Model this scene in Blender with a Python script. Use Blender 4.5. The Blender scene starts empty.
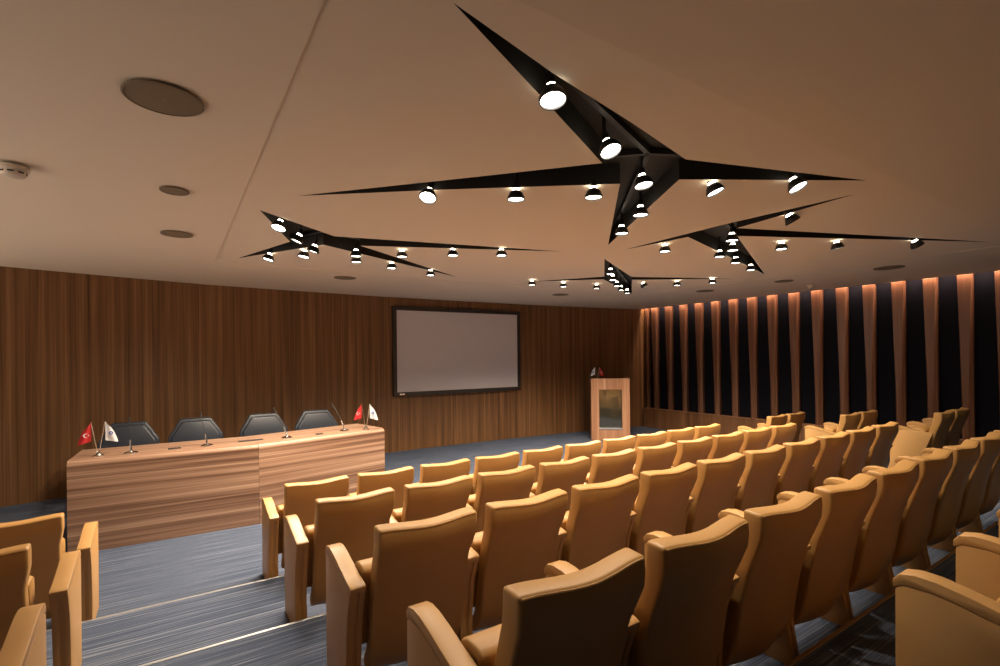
import bpy, bmesh, math, random
from mathutils import Vector, Matrix
random.seed(7)
PI = math.pi
SC = bpy.context.scene
COL = SC.collection
ROOM_H = 2.953
TRAY_H = 2.958
STEP = 0.119
ROW_GAP = 1.0176
PITCH = 0.576

# ------------------------------------------------------------------ materials
def new_mat(name):
    m = bpy.data.materials.new(name)
    m.use_nodes = True
    nt = m.node_tree
    b = nt.nodes['Principled BSDF']
    return m, nt, b

def plain(name, col, rough=0.5, metal=0.0, spec=0.5, bump=0.0, bscale=200.0, vary=0.0, vscale=3.0, coat=0.0):
    m, nt, b = new_mat(name)
    b.inputs['Base Color'].default_value = (*col, 1)
    b.inputs['Roughness'].default_value = rough
    b.inputs['Metallic'].default_value = metal
    b.inputs['Specular IOR Level'].default_value = spec
    b.inputs['Coat Weight'].default_value = coat
    tc = nt.nodes.new('ShaderNodeTexCoord')
    if vary > 0:
        n = nt.nodes.new('ShaderNodeTexNoise'); n.inputs['Scale'].default_value = vscale
        n.inputs['Detail'].default_value = 3
        nt.links.new(tc.outputs['Object'], n.inputs['Vector'])
        r = nt.nodes.new('ShaderNodeValToRGB')
        r.color_ramp.elements[0].position = 0.3; r.color_ramp.elements[1].position = 0.7
        r.color_ramp.elements[0].color = (*[c * (1 - vary) for c in col], 1)
        r.color_ramp.elements[1].color = (*[min(1, c * (1 + vary)) for c in col], 1)
        nt.links.new(n.outputs['Fac'], r.inputs['Fac'])
        nt.links.new(r.outputs['Color'], b.inputs['Base Color'])
    if bump > 0:
        n2 = nt.nodes.new('ShaderNodeTexNoise'); n2.inputs['Scale'].default_value = bscale
        n2.inputs['Detail'].default_value = 2
        nt.links.new(tc.outputs['Object'], n2.inputs['Vector'])
        bp = nt.nodes.new('ShaderNodeBump'); bp.inputs['Strength'].default_value = bump
        bp.inputs['Distance'].default_value = 0.002
        nt.links.new(n2.outputs['Fac'], bp.inputs['Height'])
        nt.links.new(bp.outputs['Normal'], b.inputs['Normal'])
    return m

def wood(name, cols, scale, broad, rough=0.4, spec=0.4, band=None, mixw=0.5, pos=(0.3, 0.52, 0.72)):
    """veneer: fine streaks (scale) mixed with broad bands (broad), both stretched along the grain"""
    m, nt, b = new_mat(name)
    L = nt.links.new
    tc = nt.nodes.new('ShaderNodeTexCoord')
    mp = nt.nodes.new('ShaderNodeMapping'); mp.inputs['Scale'].default_value = scale
    L(tc.outputs['Object'], mp.inputs['Vector'])
    n1 = nt.nodes.new('ShaderNodeTexNoise'); n1.inputs['Scale'].default_value = 1
    n1.inputs['Detail'].default_value = 5; n1.inputs['Roughness'].default_value = 0.65
    L(mp.outputs['Vector'], n1.inputs['Vector'])
    mp2 = nt.nodes.new('ShaderNodeMapping'); mp2.inputs['Scale'].default_value = broad
    L(tc.outputs['Object'], mp2.inputs['Vector'])
    n2 = nt.nodes.new('ShaderNodeTexNoise'); n2.inputs['Scale'].default_value = 1
    n2.inputs['Detail'].default_value = 2; n2.inputs['Distortion'].default_value = 0.6
    L(mp2.outputs['Vector'], n2.inputs['Vector'])
    mx = nt.nodes.new('ShaderNodeMix'); mx.data_type = 'FLOAT'
    mx.inputs['Factor'].default_value = mixw
    L(n1.outputs['Fac'], mx.inputs['A'])
    src2 = n2.outputs['Fac']
    if band:
        w = nt.nodes.new('ShaderNodeTexWave'); w.bands_direction = band[0]
        w.inputs['Scale'].default_value = band[1]; w.inputs['Distortion'].default_value = band[2]
        w.inputs['Detail'].default_value = 2
        mp3 = nt.nodes.new('ShaderNodeMapping'); mp3.inputs['Scale'].default_value = band[3]
        L(tc.outputs['Object'], mp3.inputs['Vector']); L(mp3.outputs['Vector'], w.inputs['Vector'])
        m2 = nt.nodes.new('ShaderNodeMix'); m2.data_type = 'FLOAT'; m2.inputs['Factor'].default_value = band[4]
        L(n2.outputs['Fac'], m2.inputs['A']); L(w.outputs['Fac'], m2.inputs['B'])
        src2 = m2.outputs['Result']
    L(src2, mx.inputs['B'])
    r = nt.nodes.new('ShaderNodeValToRGB')
    e = r.color_ramp.elements
    e[0].position = pos[0]; e[0].color = (*cols[0], 1)
    e[1].position = pos[2]; e[1].color = (*cols[2], 1)
    k = e.new(pos[1]); k.color = (*cols[1], 1)
    L(mx.outputs['Result'], r.inputs['Fac'])
    L(r.outputs['Color'], b.inputs['Base Color'])
    b.inputs['Roughness'].default_value = rough
    b.inputs['Specular IOR Level'].default_value = spec
    return m

def carpet_mat(name, cols):
    m, nt, b = new_mat(name)
    L = nt.links.new
    tc = nt.nodes.new('ShaderNodeTexCoord')
    mp = nt.nodes.new('ShaderNodeMapping'); mp.inputs['Scale'].default_value = (1.0, 120, 120)
    L(tc.outputs['Object'], mp.inputs['Vector'])
    n = nt.nodes.new('ShaderNodeTexNoise'); n.inputs['Scale'].default_value = 1; n.inputs['Detail'].default_value = 4
    n.inputs['Roughness'].default_value = 0.7
    L(mp.outputs['Vector'], n.inputs['Vector'])
    r = nt.nodes.new('ShaderNodeValToRGB'); e = r.color_ramp.elements
    e[0].position = 0.36; e[0].color = (*cols[0], 1)
    e[1].position = 0.66; e[1].color = (*cols[2], 1)
    k = e.new(0.53); k.color = (*cols[1], 1)
    L(n.outputs['Fac'], r.inputs['Fac']); 
    n2 = nt.nodes.new('ShaderNodeTexNoise'); n2.inputs['Scale'].default_value = 260; n2.inputs['Detail'].default_value = 2
    L(tc.outputs['Object'], n2.inputs['Vector'])
    mx = nt.nodes.new('ShaderNodeMix'); mx.data_type = 'RGBA'; mx.blend_type = 'MULTIPLY'
    mx.inputs['Factor'].default_value = 0.5
    L(r.outputs['Color'], mx.inputs['A']); L(n2.outputs['Color'], mx.inputs['B'])
    hs = nt.nodes.new('ShaderNodeRGBToBW'); L(n2.outputs['Color'], hs.inputs['Color'])
    L(hs.outputs['Val'], mx.inputs['B'])
    L(mx.outputs['Result'], b.inputs['Base Color'])
    b.inputs['Roughness'].default_value = 0.95; b.inputs['Specular IOR Level'].default_value = 0.1
    bp = nt.nodes.new('ShaderNodeBump'); bp.inputs['Strength'].default_value = 0.5; bp.inputs['Distance'].default_value = 0.004
    L(n2.outputs['Fac'], bp.inputs['Height']); L(bp.outputs['Normal'], b.inputs['Normal'])
    return m

def emit(name, col, strength):
    m, nt, b = new_mat(name)
    b.inputs['Base Color'].default_value = (*col, 1)
    b.inputs['Emission Color'].default_value = (*col, 1)
    b.inputs['Emission Strength'].default_value = strength
    return m

M = {}
M['ceiling'] = plain('ceiling_plaster', (0.66, 0.585, 0.49), 0.85, spec=0.2, bump=0.05, bscale=60)
M['black'] = plain('matt_black', (0.012, 0.011, 0.011), 0.6)
M['slot'] = plain('slot_black', (0.008, 0.0065, 0.0055), 0.75)
M['lampblack'] = plain('lamp_black', (0.02, 0.019, 0.018), 0.35, metal=0.3)
M['chrome'] = plain('chrome', (0.75, 0.73, 0.7), 0.18, metal=1.0)
M['alu'] = plain('aluminium', (0.72, 0.73, 0.76), 0.35, metal=0.9)
M['brass'] = plain('brass_strip', (0.30, 0.18, 0.08), 0.5, metal=0.4)
M['leather'] = plain('mustard_leather', (0.45, 0.243, 0.078), 0.46, spec=0.4, bump=0.25, bscale=260, vary=0.05)
M['leather_arm'] = plain('mustard_leather_arm', (0.48, 0.268, 0.097), 0.42, spec=0.45, bump=0.2, bscale=260, vary=0.05)
M['blackleather'] = plain('black_leather', (0.022, 0.027, 0.040), 0.38, spec=0.5, bump=0.3, bscale=40)
M['fabric_panel'] = plain('navy_fabric', (0.006, 0.006, 0.010), 0.95, spec=0.1, bump=0.3, bscale=300)
M['screen'] = plain('projection_fabric', (0.53, 0.505, 0.535), 0.7, spec=0.15, bump=0.02)
M['screenframe'] = plain('screen_frame', (0.02, 0.015, 0.013), 0.45)
M['grille'] = plain('speaker_grille', (0.20, 0.16, 0.115), 0.8, spec=0.1, bump=0.4, bscale=400)
M['whiteplastic'] = plain('white_plastic', (0.62, 0.56, 0.48), 0.45)
M['red'] = plain('red_cloth', (0.62, 0.03, 0.035), 0.7)
M['white'] = plain('white_cloth', (0.78, 0.78, 0.82), 0.7)
M['blue'] = plain('blue_print', (0.04, 0.07, 0.30), 0.7)
M['darkglass'] = plain('dark_glass', (0.03, 0.028, 0.02), 0.06, spec=0.9)
M['wall'] = wood('wall_veneer', [(0.060, 0.026, 0.0095), (0.155, 0.074, 0.029), (0.27, 0.14, 0.06)],
                 (46, 46, 0.4), (9, 9, 0.3), rough=0.36, spec=0.4,
                 band=('X', 1.0, 5.0, (2.3, 0.0, 0.22), 0.16), mixw=0.42, pos=(0.32, 0.51, 0.70))
M['fin'] = wood('fin_veneer', [(0.085, 0.033, 0.016), (0.155, 0.066, 0.033), (0.22, 0.105, 0.058)],
                (40, 40, 0.6), (9, 9, 0.4), rough=0.4)
M['plinth'] = wood('plinth_veneer', [(0.10, 0.045, 0.02), (0.21, 0.098, 0.044), (0.33, 0.16, 0.075)],
                   (26, 26, 0.5), (6, 6, 0.4), rough=0.4)
M['desk'] = wood('desk_veneer', [(0.095, 0.046, 0.028), (0.24, 0.136, 0.088), (0.46, 0.30, 0.205)],
                 (0.30, 40, 48), (0.20, 18, 20), rough=0.38, mixw=0.5, pos=(0.36, 0.50, 0.66))
M['lectern'] = wood('lectern_veneer', [(0.20, 0.085, 0.045), (0.36, 0.18, 0.10), (0.50, 0.28, 0.17)],
                    (60, 60, 0.7), (12, 12, 0.4), rough=0.4)
M['carpet'] = carpet_mat('striped_carpet', [(0.044, 0.058, 0.098), (0.094, 0.116, 0.172), (0.25, 0.275, 0.335)])
M['lens'] = emit('lamp_lens', (1.0, 0.93, 0.80), 8)
M['neck'] = emit('lamp_neck', (1.0, 0.87, 0.66), 12)

# ------------------------------------------------------------------ helpers
def link(name, bm, mat, parent=None, smooth=False, loc=None):
    bmesh.ops.recalc_face_normals(bm, faces=bm.faces)
    me = bpy.data.meshes.new(name); bm.to_mesh(me); bm.free()
    if mat is not None: me.materials.append(mat)
    if smooth:
        for p in me.polygons: p.use_smooth = True
        me.set_sharp_from_angle(angle=math.radians(38))
    o = bpy.data.objects.new(name, me); COL.objects.link(o)
    if parent is not None: o.parent = parent
    if loc is not None: o.location = loc
    return o

def thing(name, label, cat, loc=(0, 0, 0), rz=0.0, group=None):
    o = bpy.data.objects.new(name, None); COL.objects.link(o)
    o.empty_display_size = 0.1
    o.location = loc; o.rotation_euler = (0, 0, rz)
    o['label'] = label; o['category'] = cat
    if group: o['group'] = group
    return o

def tag(o, label, cat, group=None):
    o['label'] = label; o['category'] = cat
    if group: o['group'] = group
    return o

def struct(o):
    o['kind'] = 'structure'; return o

def box(bm, x0, x1, y0, y1, z0, z1, bev=0.0, seg=2):
    r = bmesh.ops.create_cube(bm, size=1.0)
    vs = r['verts']
    for v in vs:
        v.co = Vector(((x0 + x1) / 2 + v.co.x * (x1 - x0), (y0 + y1) / 2 + v.co.y * (y1 - y0), (z0 + z1) / 2 + v.co.z * (z1 - z0)))
    if bev > 0:
        es = list({e for v in vs for e in v.link_edges})
        bmesh.ops.bevel(bm, geom=es, offset=bev, segments=seg, profile=0.6, affect='EDGES')
    return vs

def sharp_bevel(bm, off, seg=3, ang=40):
    bmesh.ops.recalc_face_normals(bm, faces=bm.faces)
    es = [e for e in bm.edges if len(e.link_faces) == 2 and e.calc_face_angle(0) > math.radians(ang)]
    bmesh.ops.bevel(bm, geom=es, offset=off, segments=seg, profile=0.5, affect='EDGES', clamp_overlap=True)

def prism_x(bm, prof, x0, x1, bev=0.0, seg=2):
    """closed (y, z) profile pushed along x"""
    b2 = bmesh.new()
    a = [b2.verts.new((x0, y, z)) for y, z in prof]
    c = [b2.verts.new((x1, y, z)) for y, z in prof]
    n = len(prof)
    b2.faces.new(a); b2.faces.new(list(reversed(c)))
    for i in range(n):
        b2.faces.new((a[i], c[i], c[(i + 1) % n], a[(i + 1) % n]))
    if bev > 0: sharp_bevel(b2, bev, seg)
    me = bpy.data.meshes.new('tmp'); b2.to_mesh(me); b2.free()
    bm.from_mesh(me); bpy.data.meshes.remove(me)

def prism_z(bm, poly, z0, z1):
    a = [bm.verts.new((x, y, z0)) for x, y in poly]
    c = [bm.verts.new((x, y, z1)) for x, y in poly]
    n = len(poly)
    bm.faces.new(list(reversed(a))); bm.faces.new(c)
    for i in range(n):
        bm.faces.new((a[i], a[(i + 1) % n], c[(i + 1) % n], c[i]))

def lathe(bm, prof, seg=24, cap=False):
    rings = []
    for r, z in prof:
        rings.append([bm.verts.new((r * math.cos(2 * PI * i / seg), r * math.sin(2 * PI * i / seg), z)) for i in range(seg)])
    for a, b in zip(rings, rings[1:]):
        for i in range(seg):
            bm.faces.new((a[i], a[(i + 1) % seg], b[(i + 1) % seg], b[i]))
    if cap:
        bm.faces.new(list(reversed(rings[0]))); bm.faces.new(rings[-1])

def tube(bm, pts, rad, seg=8):
    """round tube through points; rad a number or a list"""
    pts = [Vector(p) for p in pts]
    rings = []
    for i, p in enumerate(pts):
        d = (pts[min(i + 1, len(pts) - 1)] - pts[max(i - 1, 0)]).normalized()
        ref = Vector((0, 0, 1)) if abs(d.z) < 0.9 else Vector((1, 0, 0))
        u = d.cross(ref).normalized(); w = d.cross(u)
        r = rad[i] if isinstance(rad, (list, tuple)) else rad
        rings.append([bm.verts.new(p + r * (math.cos(2 * PI * k / seg) * u + math.sin(2 * PI * k / seg) * w)) for k in range(seg)])
    for a, b in zip(rings, rings[1:]):
        for k in range(seg):
            bm.faces.new((a[k], a[(k + 1) % seg], b[(k + 1) % seg], b[k]))
    bm.faces.new(list(reversed(rings[0]))); bm.faces.new(rings[-1])

# ------------------------------------------------------------------ camera
cam_d = bpy.data.cameras.new('camera'); cam = bpy.data.objects.new('camera', cam_d); COL.objects.link(cam)
cam_d.sensor_width = 36.0; cam_d.lens = 495.06 / 1000 * 36
cam_d.shift_y = 0.0235; cam_d.clip_start = 0.05
CAM = Vector((0, 0, 1.8)); YAW = 0.5824; ROLL = 0.0104
cam.matrix_world = Matrix.Translation(CAM) @ Matrix.Rotation(-YAW, 4, 'Z') @ Matrix.Rotation(PI / 2, 4, 'X') @ Matrix.Rotation(-ROLL, 4, 'Z')
SC.camera = cam

# ------------------------------------------------------------------ floor with its steps
X0, X1 = -3.6, 10.02
YB = -1.7
def y_top(k): return 4.128 - ROW_GAP * k          # rear of the seat backs of row k
NOSE = [y_top(k) + 0.02 for k in range(4)]
bm = bmesh.new()
prof = [(9.5, 0.0), (9.5, -0.3), (YB, -0.3), (YB, 4 * STEP)]
for k in (3, 2, 1, 0):
    prof += [(NOSE[k], (k + 1) * STEP), (NOSE[k], k * STEP)]
prism_x(bm, prof, X0, X1)
struct(link('floor', bm, M['carpet']))
for k in range(4):
    bm = bmesh.new()
    box(bm, X0, X1 - 0.02, NOSE[k] - 0.016, NOSE[k] + 0.004, (k + 1) * STEP - 0.022, (k + 1) * STEP + 0.003, 0.002, 1)
    struct(link('trim_%d' % (k + 1), bm, M['alu'] if k < 2 else M['brass']))

# ------------------------------------------------------------------ back wall: a wide shallow arc
RC, XC, YC = 33.0, 3.9, 9.02 - 33.0
def wall_y(x): return YC + math.sqrt(RC * RC - (x - XC) ** 2)
bm = bmesh.new()
N = 60
xs = [X0 + (X1 - X0) * i / N for i in range(N + 1)]
fr = [(x, wall_y(x)) for x in xs]
prism_z(bm, fr + [(X1, 9.5), (X0, 9.5)], 0.0, ROOM_H + 0.2)
struct(link('wall_back', bm, M['wall']))

# ------------------------------------------------------------------ right wall: navy fabric, twisted wooden fins, low plinth
WX = 10.01
bm = bmesh.new(); box(bm, WX, WX + 0.15, YB, 8.6, 0, ROOM_H + 0.2)
struct(link('wall_right', bm, M['fabric_panel']))
bm = bmesh.new(); box(bm, 9.86, WX, YB, 8.43, 0, 0.455); box(bm, 9.85, WX, YB, 8.43, 0.455, 0.475, 0.004, 1)
struct(link('trim_5', bm, M['plinth']))
FIN_Y = [8.40] + [8.125 - 0.4115 * i for i in range(24)]
for i, fy in enumerate(FIN_Y):
    if fy < 0.4: break
    bm = bmesh.new()
    zt, zb = ROOM_H + 0.10, 0.475
    n = fy - 0.085                      # near edge keeps its line, far edge closes in downward
    rings = []
    for t in (0.0, 0.25, 0.5, 0.75, 1.0):
        z = zt + (zb - zt) * t
        w = (0.185 if i else 0.10) - 0.045 * min(1, t * 1.25)
        s = (0.165 if i else 0.07) - (0.135 if i else 0.05) * t
        c = n + w * (0.5 + 0.12 * t)
        pr = 0.09
        rings.append([bm.verts.new(p) for p in ((WX, n, z), (WX - pr + 0.03, n, z), (WX - pr, max(n, c - s / 2), z), (WX - pr, min(n + w, c + s / 2), z), (WX - pr + 0.05, n + w, z), (WX, n + w, z))])
    for a, b in zip(rings, rings[1:]):
        for q in range(6):
            bm.faces.new((a[q], a[(q + 1) % 6], b[(q + 1) % 6], b[q]))
    bm.faces.new(rings[0]); bm.faces.new(list(reversed(rings[-1])))
    ordn = ['first', 'second', 'third', 'fourth', 'fifth', 'sixth', 'seventh', 'eighth', 'ninth', 'tenth', 'eleventh', 'twelfth', 'thirteenth', 'fourteenth', 'fifteenth', 'sixteenth', 'seventeenth', 'eighteenth', 'nineteenth', 'twentieth', 'twenty-first', 'twenty-second', 'twenty-third', 'twenty-fourth']
    o = link('wall_fin', bm, M['fin'])
    if i == 0: lab = 'tapered walnut wall fin closest to the corner beside the lectern'
    else: lab = 'tapered walnut wall fin on the dark right wall, %s from the back corner' % ordn[i]
    tag(o, lab, 'wall fin', 'wooden fins along the right wall')

bm = bmesh.new(); box(bm, X0, X1 + 0.15, YB - 0.12, YB, -0.3, ROOM_H + 0.2)
struct(link('wall_rear', bm, M['fabric_panel']))
bm = bmesh.new(); box(bm, X0 - 0.12, X0, YB - 0.12, 1.2, -0.3, ROOM_H + 0.2)  # unseen rear stretch only, added to keep left fill off the rearmost row
struct(link('wall_left_blocker', bm, M['plinth']))

# ------------------------------------------------------------------ ceiling with a raised tray and star-shaped openings
STARS = {
 'a': [(0.79, 1.46), (1.33, 1.60), (1.96, 1.73), (2.60, 1.88), (3.98, 1.45), (2.86, 2.12), (3.90, 3.79), (2.58, 2.39), (1.58, 3.15), (0.76, 3.81), (1.50, 2.99), (2.21, 2.19), (1.38, 1.76)],
 'b': [(0.58, 4.33), (1.31, 4.89), (3.69, 4.29), (1.65, 5.16), (3.50, 6.46), (1.31, 5.31), (0.64, 6.51), (0.99, 5.34)],
 'c': [(4.23, 3.86), (4.20, 2.69), (4.25, 1.62), (4.43, 2.65), (7.40, 1.54), (4.72, 2.83), (7.33, 3.97), (4.33, 3.11)],
 'd': [(4.41, 4.35), (5.78, 5.15), (7.37, 4.46), (6.01, 5.34), (7.36, 6.55), (5.58, 5.53), (4.74, 6.28), (5.41, 5.34)],
}
KS = (TRAY_H - 1.8) / 1.183
STARS = {k: [(x * KS, y * KS) for x, y in v] for k, v in STARS.items()}
TX0, TX1, TY0, TY1 = 0.414, 7.57, 1.30, 6.68
bm = bmesh.new()
def ring_edges(bm, pts, z):
    vs = [bm.verts.new((x, y, z)) for x, y in pts]
    return vs, [bm.edges.new((vs[i], vs[(i + 1) % len(vs)])) for i in range(len(vs))]
tr = [(TX0, TY0), (TX1, TY0), (TX1, TY1), (TX0, TY1)]
v_t, e_t = ring_edges(bm, tr, TRAY_H)
es = list(e_t)
for s in STARS.values():
    _, e = ring_edges(bm, s, TRAY_H); es += e
bmesh.ops.triangle_fill(bm, use_beauty=True, use_dissolve=False, edges=es, normal=(0, 0, -1))
# outer ceiling: flat on the far and right sides, folding gently upward to the left and to the rear
CX1 = 9.865
def z_out(x, y): return ROOM_H + 0.014 * max(0, TX0 - x) + 0.06 * max(0, TY0 - y)
def face_out(pts):
    bm.faces.new([bm.verts.new((x, y, z_out(x, y))) for x, y in pts])
gx = [X0, TX0, TX1, CX1]; gy = [YB, TY0, TY1]
for a in range(3):
    for b in range(2):
        if (a, b) == (1, 1): continue
        face_out([(gx[a], gy[b]), (gx[a + 1], gy[b]), (gx[a + 1], gy[b + 1]), (gx[a], gy[b + 1])])
    n = 16
    cut = [gx[a] + (gx[a + 1] - gx[a]) * i / n for i in range(n + 1)]
    for x0, x1 in zip(cut, cut[1:]):
        face_out([(x0, TY1), (x1, TY1), (x1, wall_y(x1) + 0.01), (x0, wall_y(x0) + 0.01)])
bmesh.ops.remove_doubles(bm, verts=bm.verts, dist=0.0005)
v_i = [min(bm.verts, key=lambda v: (v.co - Vector((x, y, ROOM_H))).length) for x, y in tr]
v_t = [min(bm.verts, key=lambda v: (v.co - Vector((x, y, TRAY_H))).length) for x, y in tr]
for i in range(4):
    bm.faces.new((v_t[i], v_t[(i + 1) % 4], v_i[(i + 1) % 4], v_i[i]))
bmesh.ops.recalc_face_normals(bm, faces=[])
bm.normal_update()
for f in bm.faces:
    if f.normal.z > 0.5: f.normal_flip()
me = bpy.data.meshes.new('ceiling'); bm.to_mesh(me); bm.free(); me.materials.append(M['ceiling'])
ceil = bpy.data.objects.new('ceiling', me); COL.objects.link(ceil); struct(ceil)
# roof slab above, closing the slots and the light cove
bm = bmesh.new(); box(bm, X0, X1 + 0.15, YB, 9.5, 3.16, 3.2); 
struct(link('ceiling_slab', bm, M['slot']))
bm = bmesh.new(); box(bm, CX1 - 0.02, CX1, YB, 8.5, ROOM_H, 3.16)
struct(link('trim_6', bm, M['ceiling']))

STAR_LABEL = {
 'a': ('largest black star-shaped ceiling slot, above the middle block of seats', 'largest star slot'),
 'b': ('black star-shaped ceiling slot nearest the long desk', 'desk-side star slot'),
 'c': ('black star-shaped ceiling slot nearest the finned right wall, at the rear', 'fin-side star slot'),
 'd': ('black star-shaped ceiling slot farthest off, near the lectern corner', 'lectern-side star slot'),
}
ARMS = {
 'a': [((0.95, 1.52), (2.55, 2.12)), ((3.75, 1.53), (2.55, 2.12)), ((3.70, 3.50), (2.55, 2.12)), ((1.0, 3.60), (2.55, 2.12))],
 'b': [((0.68, 4.44), (1.32, 5.10)), ((3.4, 4.39), (1.32, 5.10)), ((3.25, 6.26), (1.32, 5.10)), ((0.74, 6.3), (1.32, 5.10))],
 'c': [((4.235, 3.6), (4.42, 2.8)), ((4.26, 1.9), (4.42, 2.8)), ((7.1, 1.68), (4.42, 2.8)), ((7.0, 3.8), (4.42, 2.8))],
 'd': [((4.6, 4.5), (5.7, 5.33)), ((7.15, 4.58), (5.7, 5.33)), ((7.1, 6.35), (5.7, 5.33)), ((4.9, 6.15), (5.7, 5.33))],
}
for k, s in STARS.items():
    cx = sum(p[0] for p in s) / len(s); cy = sum(p[1] for p in s) / len(s)
    root = thing('star_ceiling_slot', STAR_LABEL[k][0], 'ceiling slot', (cx, cy, TRAY_H), 0, 'star-shaped slots in the ceiling')
    bm = bmesh.new()
    a = [bm.verts.new((x - cx, y - cy, 0.0)) for x, y in s]
    b = [bm.verts.new((x - cx, y - cy, 0.14)) for x, y in s]
    n = len(s)
    for i in range(n): bm.faces.new((a[i], a[(i + 1) % n], b[(i + 1) % n], b[i]))
    bm.faces.new(b)
    link('recess', bm, M['slot'], root)
    for p, q in ARMS[k]:
        p = (p[0] * KS, p[1] * KS); q = (q[0] * KS, q[1] * KS)
        bm = bmesh.new()
        d = Vector((q[0] - p[0], q[1] - p[1], 0)); L = d.length; d.normalize()
        w = Vector((-d.y, d.x, 0)) * 0.016
        P = Vector((p[0] - cx, p[1] - cy, 0)) + d * 0.25; Q = P + d * (L - 0.25)
        vs = []
        for z in (0.10, 0.135):
            vs.append([bm.verts.new(t + Vector((0, 0, z))) for t in (P + w, P - w, Q - w, Q + w)])
        bm.faces.new(vs[0]); bm.faces.new(list(reversed(vs[1])))
        for i in range(4): bm.faces.new((vs[0][i], vs[1][i], vs[1][(i + 1) % 4], vs[0][(i + 1) % 4]))
        link('light_track', bm, M['black'], root)

# ------------------------------------------------------------------ spotlights
FACE_Z = 2.872
def ray(x, y):
    a = x - 500; b = y - 356.5
    v = (b + ROLL * a) / (1 + ROLL * ROLL); u = a - ROLL * v
    r = u / 495.06
    s, c = math.sin(YAW), math.cos(YAW)
    return Vector((r * c + s, -r * s + c, -v / 495.06))
def at_z(x, y, z):
    d = ray(x, y); return CAM + d * ((z - CAM.z) / d.z)

PIV = 0.118          # pivot above the lamp face
def lamp_meshes():
    out = {}
    b = bmesh.new(); prof = [(0.0, 0.0), (0.010, 0.0), (0.010, 0.20)]
    lathe(b, [(0.011, -0.004), (0.011, 0.10), (0.019, 0.10), (0.019, 0.125)], 12, True); out['stem'] = (b, M['black'])
    b = bmesh.new(); lathe(b, [(0.013, 0.006), (0.021, -0.004), (0.022, -0.041)], 16, True); out['socket'] = (b, M['lampblack'])
    b = bmesh.new(); lathe(b, [(0.0205, -0.041), (0.0225, -0.048), (0.028, -0.056)], 16); out['glass_neck'] = (b, M['neck'])
    b = bmesh.new()
    pr = [(0.029, -0.056), (0.038, -0.062), (0.047, -0.074), (0.053, -0.088), (0.056, -0.099), (0.0595, -0.101), (0.0605, -0.113), (0.059, -PIV), (0.054, -PIV), (0.053, -0.108)]
    lathe(b, pr, 28); out['reflector'] = (b, M['lampblack'])
    b = bmesh.new()
    lathe(b, [(0.053, -0.1085), (0.040, -0.111), (0.02, -0.113), (0.004, -0.114)], 28); 
    out['lens'] = (b, M['lens'])
    return out
protos = None
LD = {}
def spot_data(name, w, size, blend):
    l = bpy.data.lights.new(name, 'SPOT'); l.energy = w; l.spot_size = math.radians(size); l.spot_blend = blend
    l.shadow_soft_size = 0.04; l.color = (1.0, 0.84, 0.64)
    return l
LD['a'] = spot_data('lamp_beam', 37, 104, 0.75)
LD['b'] = spot_data('lamp_beam', 72, 138, 0.7)
LD['c'] = spot_data('lamp_beam', 36, 112, 0.75)
LD['d'] = spot_data('lamp_beam', 90, 138, 0.7)
def make_lamp(px, py, label, tilt=(0, 0), group=None, star='a'):
    global protos
    # tilt: degrees toward the right-hand fins, degrees toward the seats' rear
    sr, sb = math.sin(math.radians(tilt[0])), math.sin(math.radians(tilt[1]))
    dx, dy = sr * 0.835 - sb * 0.55, -sr * 0.55 - sb * 0.835
    rx = math.asin(max(-0.95, min(0.95, dy)))
    rot = (rx, -math.asin(max(-0.95, min(0.95, dx / math.cos(rx)))), 0)
    off0 = Vector((0, 0, -PIV)); off0.rotate(Matrix.Rotation(rot[1], 3, 'Y') @ Matrix.Rotation(rot[0], 3, 'X'))
    p = at_z(px, py, FACE_Z + PIV + off0.z); p = p - off0
    root = thing('track_spotlight', label, 'spotlight', (p.x, p.y, FACE_Z + PIV), 0, group)
    if protos is None:
        protos = {}
        for nm, (b, m) in lamp_meshes().items():
            protos[nm] = link(nm, b, m, root, True)
        first = True
    else:
        for nm, src in protos.items():
            c = src.copy(); COL.objects.link(c); c.parent = root
            c.rotation_euler = (0, 0, 0)
            LAMP_PARTS.setdefault(root.name, {})[nm] = c
    kids = [c for c in bpy.data.objects if c.parent == root]
    for c in kids:
        if not c.name.startswith('stem'): c.rotation_euler = rot
    lo = bpy.data.objects.new('beam', LD[star]); COL.objects.link(lo); lo.parent = root
    off = Vector((0, 0, -PIV - 0.012)); off.rotate(Matrix.Rotation(rot[1], 3, 'Y') @ Matrix.Rotation(rot[0], 3, 'X'))
    lo.location = off; lo.rotation_euler = rot
    return root
LAMP_PARTS = {}
G = {'a': 'spotlights of the largest star slot', 'b': 'spotlights of the star slot nearest the desk', 'c': 'spotlights of the star slot by the finned wall', 'd': 'spotlights of the star slot near the lectern corner'}
S = {k: v[1] for k, v in STAR_LABEL.items()}
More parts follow.
